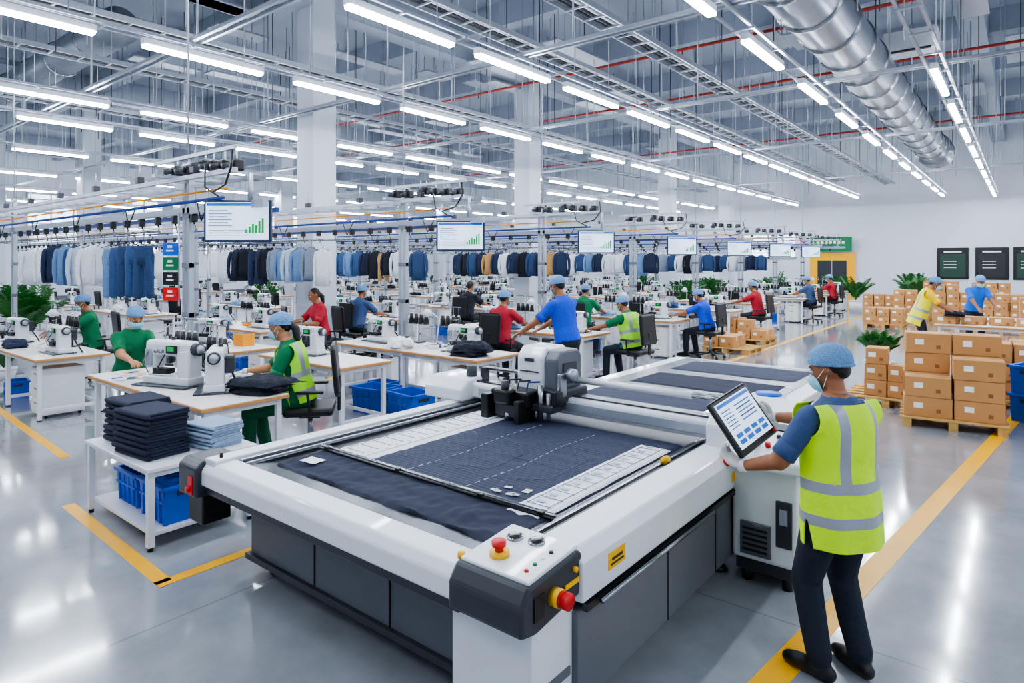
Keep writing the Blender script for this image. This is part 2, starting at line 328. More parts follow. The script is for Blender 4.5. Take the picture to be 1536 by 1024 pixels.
b.cyl((-.1,.02,.38),(-.1,.02,.46),.006,steel,6); b.cyl((-.1,.02,.46),(-.2,.0,.44),.004,steel,6); b.cyl((-.03,.05,.38),(-.03,.05,.41),.02,black,10)
b.box((.15,.14,.25),(.16,.09,.16),dgray,.02); b.limb([(.15,.15,.2),(.22,.2,.08),(.3,.22,.0)],[.01,.01,.01],black,6)
b.box((.06,-.075,.19),(.09,.015,.02),dgray); b.cyl((-.15,.1,.2),(-.15,.14,.2),.04,dgray,12); b.limb([(-.2,-.06,.3),(-.24,-.09,.2),(-.22,-.05,.1)],[.005]*3,steel,5)
b.box((-.08,-.01,.12),(.16,.1,.05),black,.01); b.limb([(0,-.07,.27),(-.03,-.11,.17),(-.1,-.06,.14)],[.006]*3,black,5)
sm=b.mesh('sewing_machine')
b=B()
b.cyl((0,0,0),(0,0,.62),.012,steel,8); b.box((0,0,.008),(.16,.16,.016),black,.004); b.box((0,0,.3),(.42,.05,.02),steel,.004); b.box((0,0,.6),(.42,.02,.015),steel)
for x in (-.17,-.06,.06,.17):
    b.cyl((x,0,.31),(x,0,.46),.045,black,14,.026); b.cyl((x,0,.46),(x,0,.475),.015,lab,8); b.cyl((x,0,.3),(x,0,.315),.05,dgray,14)
    b.cyl((x,0,.475),(x,0,.6),.002,lab,4)
ts=b.mesh('thread_stand')
b=B()
b.cyl((0,0,0),(0,0,.02),.07,white,14); b.cyl((0,0,.02),(0,.05,.4),.01,white,8); b.cyl((0,.05,.4),(0,-.15,.55),.01,white,8); b.cyl((0,-.15,.56),(0,-.17,.46),.03,white,16,.1)
b.sph((0,-.168,.465),(.04,.04,.03),lab); lampm=b.mesh('task_lamp')
b=B()
b.box((0,0,.52),(.48,.46,.08),black,.03); b.box((0,-.24,.9),(.42,.05,.5),black,.04,rx=-.1); b.box((0,-.27,.66),(.06,.03,.35),black,.01)
b.cyl((0,0,.12),(0,0,.5),.028,steel,12); b.box((0,0,.46),(.2,.2,.04),black,.01)
for k in range(5):
    a=k*2*math.pi/5+.3; c=(.28*math.cos(a),.28*math.sin(a)); b.limb([(0,0,.12),(c[0],c[1],.085)],[.024,.016],black,8); b.cyl((c[0]-.012,c[1],.032),(c[0]+.012,c[1],.032),.032,black,12); b.cyl((c[0],c[1],.04),(c[0],c[1],.09),.01,steel,6)
for sx in (-.26,.26): b.box((sx,-.02,.72),(.05,.26,.03),black,.012); b.limb([(sx,0,.7),(sx*1.05,-.02,.58),(sx*.85,-.02,.5)],[.014]*3,black,8)
ch=b.mesh('office_chair')
def clutter(seed):
    b=B(); st=random.getstate(); random.seed(seed)
    b.box((-.12,.05,.002),(.2,.28,.003),lab,rz=.2); b.box((-.1,.07,.005),(.2,.14,.003),ldenim,rz=-.3)
    for k in range(5): b.cyl((U(-.05,.25),U(-.1,.15),0),(0,0,0),.001,steel,4) if False else None
    for k,m in enumerate((red,yellow,blue,lab,green)): x=.02+k*.055; yy=U(.05,.15); b.cyl((x,yy,0),(x,yy,.06),.02,m,10,.014); b.cyl((x,yy,.06),(x,yy,.066),.018,lab,10)
    b.box((.12,-.08,.03),(.16,.1,.06),(orange if seed%2 else lab),.008); b.box((.12,-.08,.062),(.14,.08,.004),dgray)
    random.setstate(st); return b.mesh('sewing_supplies')
cl=[clutter(1),clutter(2)]
def crate(b,w=.4,d=.3,h=.26):
    t=.012; k=.88
    for s in (-1,1):
        b.prism([(s*w/2*k,0),(s*(w/2*k-t),0),(s*(w/2-t),h),(s*w/2,h)],'y',-d/2*.94,d/2*.94,blue); b.prism([(s*d/2*k,0),(s*(d/2*k-t),0),(s*(d/2-t),h),(s*d/2,h)],'x',-w/2*.94,w/2*.94,blue)
        b.box((s*w/2,0,h-.01),(.03,d+.03,.025),blue,.005); b.box((0,s*d/2,h-.01),(w+.03,.03,.025),blue,.005)
        b.box((0,s*d/2*.97,h*.6),(w*.92,.02,.014),blue)
        for q in (-.33,-.11,.11,.33): b.box((q*w,s*d/2*.945,h*.48),(.012,.022,h*.85),blue)
        b.box((s*(w/2*.985),0,h*.78),(.012,.12,.03),dgray)
    b.box((0,0,.008),(w*k,d*k,.016),blue)
b=B(); crate(b); crm=b.mesh('blue_crate')
def softpile(name,loc,rx,ry,h,m,layers=5,seed=0,rz=0):
    b=B()
    for i in range(layers):
        t=bmesh.new(); bmesh.ops.create_grid(t,x_segments=28,y_segments=22,size=1)
        cx,cy=U(-.12,.12)*rx,U(-.12,.12)*ry; sx=rx*U(.75,1); sy=ry*U(.75,1); a=U(-.4,.4); zz=i*h/layers
        for v in t.verts:
            x,y=v.co.x,v.co.y; rr=(abs(x)**4+abs(y)**4)**.25
            nz=noise.noise(V((x*2.2+seed+i*7,y*2.2,i)))+.4*noise.noise(V((x*6,y*3+seed,i)))
            z=zz+h/layers*1.5*max(0,1-rr**6)**.5*(1+.7*nz)+.004
            k=1+.18*noise.noise(V((x*1.5,y*1.5+seed,i*3)))
            v.co=(cx+(x*math.cos(a)-y*math.sin(a))*sx*k,cy+(x*math.sin(a)+y*math.cos(a))*sy*k,z if rr<.97 else max(zz-.005,0.001))
        b.add(t,m,True)
    return b.obj(name,loc,rz)
pc=[gm[0],gm[1],gm[2],gm[4],ldenim,denim2,gm[8]]
def station(x,y,Lm=T32,chair=True):
    put(Lm,'work_table',(x,y,0))
    for k in range(2):
        px=x-.95+k*1.9+U(-.08,.08); put(sm,'sewing_machine',(px,y+U(-.06,.02),.85),U(-.12,.12))
        put(ts,'thread_stand',(px+(.58 if k==0 else -.58),y+.32,.85),0)
    put(lampm,'task_lamp',(x,y+.32,.85),U(-.4,.4)); put(cl[int(R()*2)],'sewing_supplies',(x+.15,y+.05,.85),U(-.3,.3))
    if chair: put(ch,'office_chair',(x-.5+U(-.3,.3),y+1.05,0),math.pi+U(-.5,.5))
RY=[3.1,6.75,9.9,13.5,17,20.5,24,27.5,31]
for ri,y in enumerate(RY):
    for ci,x in enumerate((-7.25,-12.6,-18,-23.5,-29)):
        if ci==0 and ri==0: continue
        xx=x
        if ci==1 and ri==0: xx=-11.8
        if ci==0: xx=-7.2 if ri<2 else -7.55
        station(xx,y,chair=not((ci==0 and ri==1) or (ci==1 and ri==0)))
        softpile('garment_pile',(xx-.2,y-.25,.85),U(.18,.26),U(.13,.17),U(.08,.14),random.choice(pc),3,ri*9+ci,U(-.2,.2))
        if R()<.7: put(crm,'blue_crate',(xx+random.choice((-.75,.4)),y-.1,0),U(-.2,.2))
        put(drw,'drawer_unit',(xx+1.12,y-.06,0),0)
put(T28,'work_table',(-7.06,3.12,0))
put(sm,'sewing_machine',(-7.05,3.02,.85),.3,sc=1.2); put(sm,'sewing_machine',(-6.48,3.2,.85),-.55,sc=1.1)
put(ts,'thread_stand',(-7.6,3.42,.85),.1,sc=1.05); put(ts,'thread_stand',(-6.95,3.46,.85),.0,sc=1.0)
softpile('folded_jeans_pile',(-5.98,3.42,.85),.3,.22,.12,denim2,4,3,.5)
b=B()
for k in range(14): b.box((U(-.3,.3),U(-.2,.2),.004+k*.001),(U(.05,.14),U(.04,.09),.002),random.choice([lab,blue,paper,yellow,lab]),rz=U(0,3))
b.obj('paper_scraps',(-7.85,2.98,.85))
b=B(); b.box((0,0,.09),(.3,.2,.18),orange,.01); b.box((0,0,.182),(.26,.16,.004),dgray); b.obj('orange_parts_box',(-11.0,5.0,.85)) if False else b.obj('orange_parts_box',(-9.5,5.15,.85))
put(T2,'work_table',(-7.5,5.2,0)); put(T2,'work_table',(-9.9,5.0,0))
put(sm,'sewing_machine',(-10.2,4.95,.85),.3); put(sm,'sewing_machine',(-7.9,5.2,.85),.2)
put(crm,'blue_crate',(-7.3,5.95,0),.1,sc=1.4); put(crm,'blue_crate',(-6.6,6.0,0),-.1,sc=1.4)
softpile('folded_jeans_pile',(-6.0,6.55,.85),.3,.2,.16,denim2,4,11,.3)
b=B(); b.box((0,0,.3),(.2,.02,.16),blue,.004); b.box((0,0,.12),(.2,.02,.16),green,.004); b.box((0,0,-.06),(.2,.02,.16),black,.004); b.box((0,0,-.25),(.2,.02,.16),red,.004)
for z in (.3,.12,-.06,-.25): b.box((0,-.012,z-.02),(.1,.004,.02),lab); b.box((0,-.012,z+.03),(.06,.004,.03),lab)
b.cyl((.1,.02,-.4),(.1,.02,.75),.012,alu,6); b.obj('safety_sign_board',(-8.2,3.5,2.0),.5)
# ================= CUTTER =================
b=B()
b.bb(-4.02,-1.93,2.2,4.9,.70,.785,dgray)
b.bb(-4.15,-1.74,2.3,4.7,.12,.66,grayp,.01)
b.bb(-4.16,-1.73,2.29,4.71,.60,.68,dgray,.004)
for x in (-3.4,-2.7): b.bb(x-.004,x+.004,2.292,2.302,.12,.6,black)
b.bb(-4.17,-1.72,2.27,4.73,.12,.16,dgray,.003)
b.prism([(2.02,.66),(2.02,.76),(2.06,.81),(2.2,.82),(2.2,.66)],'x',-4.28,-1.92,white,.012)
b.bb(-4.28,-1.95,2.05,2.22,.60,.66,dgray,.004)
b.prism([(2.2,.79),(2.2,.812),(2.36,.797),(2.36,.77)],'x',-4.02,-1.93,dsteel,.003)
b.prism([(-4.32,.64),(-4.32,.8),(-4.28,.84),(-4.15,.84),(-4.15,.64)],'y',2.05,4.95,white,.01)
b.bb(-4.15,-4.0,2.2,4.9,.74,.81,dsteel,.003); b.bb(-4.1,-4.07,2.2,4.9,.81,.83,steel); b.bb(-4.03,-4.01,2.2,4.9,.81,.822,alu)
b.bb(-4.0,-3.9,2.3,4.7,.78,.79,black)
b.prism([(-1.8,.62),(-1.8,.85),(-1.6,.85),(-1.54,.8),(-1.54,.62)],'y',2.42,4.6,white,.012)
b.bb(-1.56,-1.535,2.45,4.5,.575,.61,black); b.cyl((-1.52,2.55,.59),(-1.52,3.9,.59),.012,steel,8)
b.bb(-1.76,-1.57,2.42,4.6,.14,.575,grayp,.008)
for y in (3.35,4.05): b.bb(-1.572,-1.565,y-.004,y+.004,.14,.57,black)
b.bb(-1.93,-1.8,2.2,4.9,.74,.815,dsteel,.003); b.bb(-1.88,-1.86,2.2,4.9,.815,.83,steel)
b.bb(-1.84,-1.82,2.3,4.6,.815,.825,black)
b.cyl((-1.86,3.9,.84),(-1.86,3.96,.84),.025,yellow,8); b.box((-1.538,2.72,.73),(.004,.16,.08),yellow); b.box((-1.535,2.72,.735),(.004,.1,.012),black); b.box((-1.535,2.72,.712),(.004,.12,.008),black)
b.box((-1.538,4.3,.7),(.004,.06,.06),yellow)
b.bb(-2.06,-1.6,2.12,2.44,.04,.64,white,.01); b.bb(-1.602,-1.592,2.17,2.4,.3,.34,grayp,.002)
b.prism([(2.0,.64),(2.0,.76),(2.05,.83),(2.42,.86),(2.45,.84),(2.45,.66),(2.1,.62)],'x',-1.97,-1.56,dgray,.016)
b.M=Matrix.Translation((-1.765,2.25,.855))@Matrix.Rotation(math.radians(4.6),4,'X')
b.box((0,0,-.008),(.38,.37,.026),white,.008)
b.cyl((-.05,-.08,.0),(-.05,-.08,.025),.045,yellow,20); b.cyl((-.05,-.08,.025),(-.05,-.08,.055),.02,red,14); b.cyl((-.05,-.08,.05),(-.05,-.08,.07),.033,red,20)
for dx,dy in ((-.09,.08),(.02,.1)):
    b.cyl((dx,dy,0),(dx,dy,.014),.04,steel,20); b.cyl((dx,dy,.014),(dx,dy,.02),.03,black,20); b.box((dx,dy,.024),(.045,.01,.01),lab,rz=.8)
for k in range(4): b.cyl((.13,-.12+k*.06,0),(.13,-.12+k*.06,.012),.01,(red,green,lab,black)[k],10)
b.M=Matrix.Identity(4)
b.cyl((-1.56,2.22,.735),(-1.52,2.22,.735),.04,yellow,16); b.cyl((-1.52,2.22,.735),(-1.475,2.22,.735),.036,red,16)
b.cyl((-1.98,2.1,.82),(-1.98,2.1,.845),.018,yellow,10); b.cyl((-1.565,2.38,.79),(-1.545,2.38,.79),.013,yellow,10)
b.box((-1.557,2.36,.735),(.004,.11,.022),yellow); b.bb(-1.562,-1.555,2.08,2.15,.68,.78,black)
b.prism([(1.98,.58),(1.98,.78),(2.03,.82),(2.28,.82),(2.28,.58)],'x',-4.52,-4.27,dgray,.015); b.bb(-4.5,-4.3,2.04,2.24,.38,.58,black,.01)
b.cyl((-4.34,1.98,.64),(-4.34,1.95,.64),.02,red,10); b.bb(-4.37,-4.31,1.975,1.985,.6,.72,red); b.cyl((-4.2,2.12,.82),(-4.2,2.12,.87),.012,black,8)
for x in (-4.05,-1.68):
    for y in (2.45,4.4): b.cyl((x,y,.03),(x,y,.15),.022,steel,10); b.cyl((x,y,0),(x,y,.035),.06,black,14,.045)
b.limb([(-1.62,4.5,.1),(-1.58,4.9,.1),(-1.6,5.05,.12)],[.035]*3,white,10)
b.bb(-4.5,-1.62,4.5,4.75,.86,1.0,white,.02); b.bb(-4.0,-1.8,4.47,4.5,.9,.97,alu,.003); b.bb(-4.2,-1.7,4.56,4.68,1.0,1.015,dsteel)
b.cyl((-4.1,4.7,1.12),(-1.7,4.7,1.12),.02,steel,10)
b.cyl((-3.1,4.7,1.12),(-2.0,4.7,1.12),.028,white,10)
for x in (-4.1,-1.75): b.box((x,4.68,1.06),(.06,.08,.14),dgray,.01)
b.prism([(4.35,.84),(4.35,.95),(4.45,1.04),(4.85,1.04),(4.9,.98),(4.9,.84)],'x',-4.6,-4.1,white,.02); b.cyl((-4.2,4.6,1.03),(-4.2,4.6,1.14),.05,dgray,16)
b.prism([(4.4,.8),(4.4,1.0),(4.48,1.06),(4.85,1.06),(4.9,1.0),(4.9,.8)],'x',-1.78,-1.52,white,.02)
b.prism([(4.42,.98),(4.42,1.33),(4.5,1.41),(4.76,1.41),(4.82,1.36),(4.82,.98)],'x',-3.5,-3.22,white,.025)
b.prism([(4.44,.96),(4.44,1.32),(4.51,1.39),(4.76,1.39),(4.82,1.33),(4.82,.96)],'x',-3.22,-3.08,grayp,.02)
b.bb(-3.075,-3.07,4.52,4.72,1.1,1.28,dgray); b.box((-3.36,4.415,1.2),(.2,.006,.012),dgray); b.box((-3.36,4.415,1.3),(.1,.006,.03),dgray)
b.box((-3.14,4.6,1.0),(.26,.42,.14),dgray,.02)
b.bb(-3.62,-3.22,4.2,4.42,.92,1.06,black,.02); b.bb(-3.55,-3.3,4.18,4.3,.84,.95,dgray,.01); b.bb(-3.66,-3.58,4.12,4.35,.81,1.02,black,.01); b.bb(-3.3,-3.24,4.12,4.35,.81,1.0,black,.01)
b.bb(-3.5,-3.34,4.1,4.22,.96,1.08,black,.02); b.cyl((-3.42,4.16,1.05),(-3.42,4.16,1.15),.035,dgray,14); b.cyl((-3.42,4.2,.815),(-3.42,4.2,.88),.03,steel,12)
b.cyl((-3.15,4.3,.82),(-3.15,4.3,1.12),.022,steel,12); b.cyl((-3.1,4.34,.84),(-3.1,4.34,1.05),.018,alu,12); b.cyl((-3.2,4.36,.81),(-3.2,4.36,1.1),.025,dgray,12)
b.bb(-3.24,-3.02,4.28,4.42,.9,.96,dgray,.01); b.box((-3.02,4.35,1.02),(.05,.1,.12),black,.01)
for k in range(3): b.limb([(-3.5+.1*k,4.3,1.05),(-3.48+.1*k,4.3,1.13),(-3.45+.1*k,4.42,1.12)],[.008]*3,(black,dgray,navyc)[k],6)
b.box((-3.02,4.42,1.12),(.04,.1,.2),steel,.01); b.cyl((-3.0,4.5,1.2),(-2.94,4.5,1.2),.05,alu,14)
b.obj('fabric_cutting_machine')
dl=bpy.data.materials.new('denim_sheet'); dl.use_nodes=True; nt=dl.node_tree; N=nt.nodes; L=nt.links; p=N['Principled BSDF']; p.inputs['Roughness'].default_value=.8
tc=N.new('ShaderNodeTexCoord'); wv=N.new('ShaderNodeTexWave'); wv.bands_direction='Y'; wv.inputs['Scale'].default_value=9; wv.inputs['Distortion'].default_value=1.5; wv.inputs['Detail'].default_value=3
L.new(tc.outputs['Object'],wv.inputs['Vector']); ns=N.new('ShaderNodeTexNoise'); ns.inputs['Scale'].default_value=60; L.new(tc.outputs['Object'],ns.inputs['Vector'])
ad=N.new('ShaderNodeMath'); ad.operation='MULTIPLY'; L.new(wv.outputs['Fac'],ad.inputs[0]); L.new(ns.outputs['Fac'],ad.inputs[1])
cr=N.new('ShaderNodeValToRGB'); cr.color_ramp.elements[0].color=(*lin(0x191F34),1); cr.color_ramp.elements[1].color=(*lin(0x3A4564),1); L.new(ad.outputs[0],cr.inputs[0]); L.new(cr.outputs[0],p.inputs['Base Color'])
bp=N.new('ShaderNodeBump'); bp.inputs['Strength'].default_value=.25; bp.inputs['Distance'].default_value=.01; L.new(ad.outputs[0],bp.inputs['Height']); L.new(bp.outputs[0],p.inputs['Normal'])
def sheet(b,x0,x1,y0,y1,z,m,amp=.004,nx=90,ny=90,th=.02,edge=.012):
    t=bmesh.new(); g=[[None]*(ny+1) for _ in range(nx+1)]
    for i in range(nx+1):
        for j in range(ny+1):
            x=x0+(x1-x0)*i/nx; y=y0+(y1-y0)*j/ny
            border=min(i,nx-i,j,ny-j)
            ex=edge*noise.noise(V((x*2,y*5,5)))*(i in(0,nx)); ey=edge*1.6*noise.noise(V((x*5,y*2,9)))*(j in(0,ny))
            zz=z+th+amp*noise.noise(V((x*4,y*9,1)))+amp*.6*noise.noise(V((x*15,y*15,2)))
            if border==0: zz=z
            g[i][j]=t.verts.new((x+ex,y+ey,zz))
    for i in range(nx):
        for j in range(ny): t.faces.new((g[i][j],g[i+1][j],g[i+1][j+1],g[i][j+1]))
    b.add(t,m,True)
b=B(); sheet(b,-3.84,-1.96,2.7,4.45,.787,dl,.005); sheet(b,-3.9,-1.92,2.33,2.74,.789,denim,.016,110,40,.024,.05); b.obj('denim_fabric_sheet')
chalk=mat('chalk_line',0xA9B4CA,.8)
b=B()
sheet(b,-3.84,-3.46,2.78,4.3,.803,paper,.004,16,60,.014,.01); sheet(b,-2.2,-1.97,2.66,4.25,.803,paper,.004,16,60,.014,.01)
k=2.82
while k<4.22:
    b.box((-3.68,k,.8225),(.2,.006,.002),sdark); b.box((-3.56,k+.04,.8225),(.06,.004,.002),chalk); b.box((-2.08,k,.8225),(.16,.005,.002),sdark); b.box((-2.1,k+.05,.8225),(.05,.03,.002),chalk); k+=.12
for X in (-3.78,-3.52,-2.15,-2.01): b.bb(X-.002,X+.002,2.8,4.2,.8215,.8235,sdark)
b.box((-3.72,2.5,.822),(.14,.1,.003),paper,rz=.1)
for j in range(8): b.box((-2.35+U(-.1,.1),2.85+U(-.05,.05)+j*.015,.8155),(.045,.025,.003),paper,rz=.2)
def dash(pts,ln=.045,gap=.03,w=.006,m=chalk):
    for a,c in zip(pts,pts[1:]):
        a=V((*a,.8155)); c=V((*c,.8155)); d=c-a; n=int(d.length/(ln+gap))
        for i in range(n):
            q=a+d*((i+.5)/n); b.box(q,(ln,w,.003),m,rz=math.atan2(d.y,d.x))
for X in (-3.1,-2.6): dash([(X,2.78),(X+.03,3.3),(X-.02,3.8),(X+.01,4.25)],.04,.03,.004)
for Y in (2.98,3.4,3.85): dash([(-3.44,Y),(-2.9,Y+.03),(-2.25,Y)],.035,.03,.004,sdark)
dash([(-3.4,3.1),(-3.15,3.25),(-3.2,3.6),(-3.4,3.75)],.03,.02,.004,sdark); dash([(-2.95,3.05),(-2.7,3.15),(-2.72,3.6),(-2.95,3.7)],.03,.02,.004,sdark); dash([(-2.5,3.05),(-2.28,3.2),(-2.3,3.7),(-2.5,3.8)],.03,.02,.004,sdark)
b.cyl((-3.95,2.72,.834),(-1.9,2.72,.834),.012,steel,8); b.cyl((-3.95,2.70,.824),(-1.9,2.70,.824),.01,black,8)
for x in (-3.85,-3.1,-2.4,-1.98): b.box((x,2.715,.835),(.04,.05,.02),black,.005)
b.obj('cutting_marker_layout')
b=B(); b.bb(-2.0,-1.32,5.15,5.95,.1,.78,white,.02); b.bb(-1.9,-1.36,5.17,5.9,.04,.1,dgray)
b.bb(-2.1,-1.28,5.1,6.0,.78,.86,white,.02)
b.prism([(5.12,.86),(5.12,.9),(5.6,1.0),(5.7,.98),(5.7,.86)],'x',-1.95,-1.3,white,.015)
b.bb(-1.325,-1.315,5.35,5.7,.2,.6,grayp,.004)
for k in range(6): b.bb(-1.322,-1.312,5.75,5.9,.25+k*.04,.265+k*.04,black)
for x,y in ((-1.9,5.25),(-1.4,5.25),(-1.9,5.85),(-1.4,5.85)): b.cyl((x,y,0),(x,y,.05),.05,black,12)
b.obj('control_cabinet')
b=B()
b.bb(-1.56,-1.14,4.32,4.92,.16,.80,white,.025); b.bb(-1.54,-1.16,4.34,4.9,.08,.16,dgray,.01); b.bb(-1.575,-1.14,4.31,4.33,.79,.81,dgray)
b.bb(-1.5,-1.3,4.305,4.325,.2,.42,grayp,.006); b.bb(-1.27,-1.17,4.305,4.325,.3,.6,dgray,.006); b.box((-1.22,4.303,.5),(.05,.006,.1),alu)
for k in range(5): b.bb(-1.48,-1.32,4.3,4.308,.23+k*.035,.245+k*.035,black)
b.prism([(4.22,.80),(4.22,.88),(4.82,1.02),(4.92,1.0),(4.92,.80)],'x',-1.62,-1.06,white,.018)
b.box((-1.53,4.217,.838),(.1,.012,.072),yellow,.003); b.cyl((-1.53,4.21,.838),(-1.53,4.165,.838),.03,red,16)
b.M=Matrix.Translation((-1.34,4.5,.948))@Matrix.Rotation(math.radians(13.1),4,'X')
for k in range(5): b.cyl((-.2+k*.1,-.12,0),(-.2+k*.1,-.12,.03),.018,(black,red,red,black,red)[k],12); b.cyl((-.15+k*.09,.02,0),(-.15+k*.09,.02,.02),.015,(black,lab,black,red,black)[k],12)
b.box((0,.17,.004),(.4,.1,.01),dgray,.003)
b.M=Matrix.Identity(4)
b.box((-1.137,4.6,.5),(.01,.3,.36),grayp,.003); b.box((-1.13,4.6,.55),(.01,.05,.1),lab)
for x in (-1.48,-1.22):
    for y in (4.4,4.84): b.cyl((x,y,0),(x,y,.09),.035,black,12)
b.limb([(-1.42,4.4,.9),(-1.42,4.2,1.06),(-1.40,3.9,1.16),(-1.33,3.72,1.22)],[.026,.024,.024,.022],dgray,10); b.sph((-1.42,4.2,1.06),(.035,.035,.035),black)
b.obj('control_pedestal')
Wv=V((.057,.328,.065)).normalized(); D=V((.177,.027,-.25)); D=(D-Wv*D.dot(Wv)).normalized(); Nn=Wv.cross(D)
if Nn.x<0: Nn=-Nn
TM=Matrix.Translation((-1.26,3.655,1.255))@Matrix(((Wv.x,-D.x,Nn.x,0),(Wv.y,-D.y,Nn.y,0),(Wv.z,-D.z,Nn.z,0),(0,0,0,1)))
b=B(); b.M=TM; b.box((0,0,0),(.40,.33,.03),black,.012); b.box((0,.005,.016),(.345,.265,.004),scr)
b.box((0,.12,.019),(.33,.02,.002),sblue)
for k in range(6): b.box((-.11,.085-k*.02,.019),(.09,.006,.002),(sblue if k%2 else sdark))
for k in range(5): b.box((.06,.085-k*.022,.019),(.16,.008,.002),(sdark if k%2 else sblue))
for i in range(4):
    for j in range(2): b.box((-.12+i*.08,-.06-j*.035,.019),(.06,.024,.002),sblue)
b.box((.17,-.145,.018),(.03,.012,.004),red); b.box((0,0,-.03),(.14,.12,.03),dgray,.008); b.obj('control_tablet')
b=B(); b.bb(-3.9,-1.7,6.2,8.6,.64,.8,white,.02); b.bb(-3.7,-1.9,6.3,8.5,.8,.806,dsteel)
for x in (-3.8,-1.8):
    for y in (6.3,7.4,8.5): b.bb(x-.04,x+.04,y-.04,y+.04,0,.64,white,.005)
b.bb(-3.8,-1.8,6.3,8.5,.12,.16,alu); b.bb(-1.72,-1.68,6.3,8.5,.3,.62,grayp); b.bb(-3.9,-2.2,5.1,6.2,.74,.8,white,.02)
for x in (-3.8,-2.3): b.bb(x-.03,x+.03,5.2,5.26,0,.74,white)
b.obj('conveyor_extension_table')
b=B(); sheet(b,-3.6,-2.25,5.15,6.1,.797,dl,.004,40,30,.012); sheet(b,-3.5,-2.0,6.45,7.2,.803,denim,.004,40,30,.012); sheet(b,-3.5,-2.0,7.5,8.3,.803,dl,.004,40,30,.012); b.obj('cut_denim_pieces')
b=B(); b.cyl((0,0,.0),(0,0,.05),.16,white,24); b.cyl((0,0,.05),(0,0,.07),.12,blue,24); b.obj('fabric_roll_end',(-1.95,6.4,.808))
# ================= LEFT SHELF =================
b=B(); b.bb(-6.3,-5.02,1.98,2.85,.59,.62,white,.004); b.bb(-6.25,-5.07,2.03,2.8,.54,.59,white); b.bb(-6.25,-5.07,2.03,2.8,.1,.13,white,.003)
for x in (-6.26,-5.07):
    for y in (2.02,2.8): b.bb(x-.025,x+.025,y-.025,y+.025,.03,.59,white,.003); b.cyl((x,y,0),(x,y,.03),.022,black,8)
b.obj('storage_shelf')
def stack(name,loc,w,d,n,t,m,rz=0):
    b=B()
    for i in range(n):
        z=t*(i+.5); a=U(-.05,.05); ox,oy=U(-.012,.012),U(-.012,.012)
        for hh in (-1,1): b.box((ox,oy,z+hh*t*.24),(w-U(0,.02),d-U(0,.02),t*.5),m,t*.2,rz=a)
        b.limb([(ox-w/2,oy-d/2+.006,z),(ox+w/2,oy-d/2+.006,z)],[t*.46]*2,m,8)
    return b.obj(name,loc,rz)
stack('folded_denim_stack',(-5.48,2.2,.62),.48,.34,8,.045,denim,.1); stack('folded_denim_stack',(-6.0,2.3,.62),.42,.36,8,.045,denim,.05)
stack('folded_light_denim_stack',(-5.33,2.62,.62),.38,.3,6,.032,ldenim,.15)
put(crm,'blue_crate',(-5.33,2.3,.13),.0,sc=1.15); put(crm,'blue_crate',(-5.85,2.3,.13),.0,sc=1.05)
softpile('fabric_scraps',(-5.33,2.3,.39),.2,.14,.05,mat('blue_cloth',0x1A4FA8,.8,0,.3,60),2,4)
# ================= BOXES =================
def carton(b,x,y,z,w,d,h,rz=0):
    M0=b.M.copy(); b.M=M0@Matrix.Translation((x,y,z+h/2))@Matrix.Rotation(rz,4,'Z')
    b.box((0,0,0),(w,d,h-.004),card,.006); b.box((0,0,h/2-.001),(w+.002,.05,.004),tape); 
    for s in (-1,1): b.box((s*(w/2),0,h/2-.05),(.003,.05,.1),tape); b.box((0,s*.004,h/2),(w*.98,.003,.003),cardd)
    b.box((-w*.2,-d/2,.02),(.1,.003,.07),lab); b.box((w*.22,-d/2,-.04),(.05,.003,.05),cardd); b.M=M0
def pallet():
    b=B()
    for y in (-.45,-.22,0,.22,.45): b.bb(-.58,.58,y-.06,y+.06,.11,.13,pal,.003)
    for x in (-.5,0,.5):
        b.bb(x-.05,x+.05,-.5,.5,.09,.11,pal)
        for y in (-.44,0,.44): b.bb(x-.05,x+.05,y-.06,y+.06,.02,.09,pal,.003)
        b.bb(x-.05,x+.05,-.5,.5,0,.02,pal)
    return b.mesh('wooden_pallet')
pm=pallet()
def bstack(x,y,rz,lay,w=.36,d=.4,h=.25,pl=True,ci=1):
    if pl: put(pm,'wooden_pallet',(x,y,0),rz)
    b=B(); z=0
    for L_ in lay:
        for (i,j) in L_: carton(b,(i-ci)*(w+.015)+U(-.01,.01),(j-.5)*(d+.03)+U(-.01,.01),z,w*U(.94,1),d,h,U(-.08,.08))
        z+=h
    b.obj('cardboard_box_stack',(x,y,.13 if pl else 0),rz)
full=[(i,j) for i in range(3) for j in range(2)]; q4=[(i,j) for i in range(2) for j in range(2)]
bstack(-.78,10.3,.12,[q4,q4,[(1,0),(0,1),(1,1)],[(0,1),(1,1)]],.54,.42,.26,True,.5)
bstack(-1.62,11.3,.0,[[(0,0),(1,0)],[(0,0),(1,0)],[(0,0)]],.3,.36,.24,True,.5)
bstack(.0,12.3,.1,[full,full,[(0,0),(1,0),(1,1)]],.36,.4,.27)
bstack(-5.75,17.2,.0,[full,full[:3]]); bstack(-5.5,15.3,.0,[full[:4]]); 
bstack(-3.2,27,0,[full]*3+[full[:3]]); bstack(-4.4,28.3,0,[full]*3); bstack(-1.9,25.5,.1,[full]*4+[full[:4]]); bstack(-.6,25,0,[full]*4); bstack(-2.6,30,0,[full]*5); bstack(-1,29,0,[full]*5); bstack(.4,23,0,[full]*4); bstack(.1,14.4,0,[full,full[:3]]);
bstack(-3.6,24,0,[full]*2)
put(T2,'packing_table',(-.55,16.3,0)); put(T2,'packing_table',(-.4,18.2,0))
b=B()
for k in range(4): carton(b,-.75+k*.45,U(-.1,.1),0,.38,.34,.16,U(-.2,.2))
b.obj('open_carton_group',(-.55,16.3,.85)); softpile('garment_pile',(-1.15,16.1,1.01),.2,.16,.08,denim2,3,44)
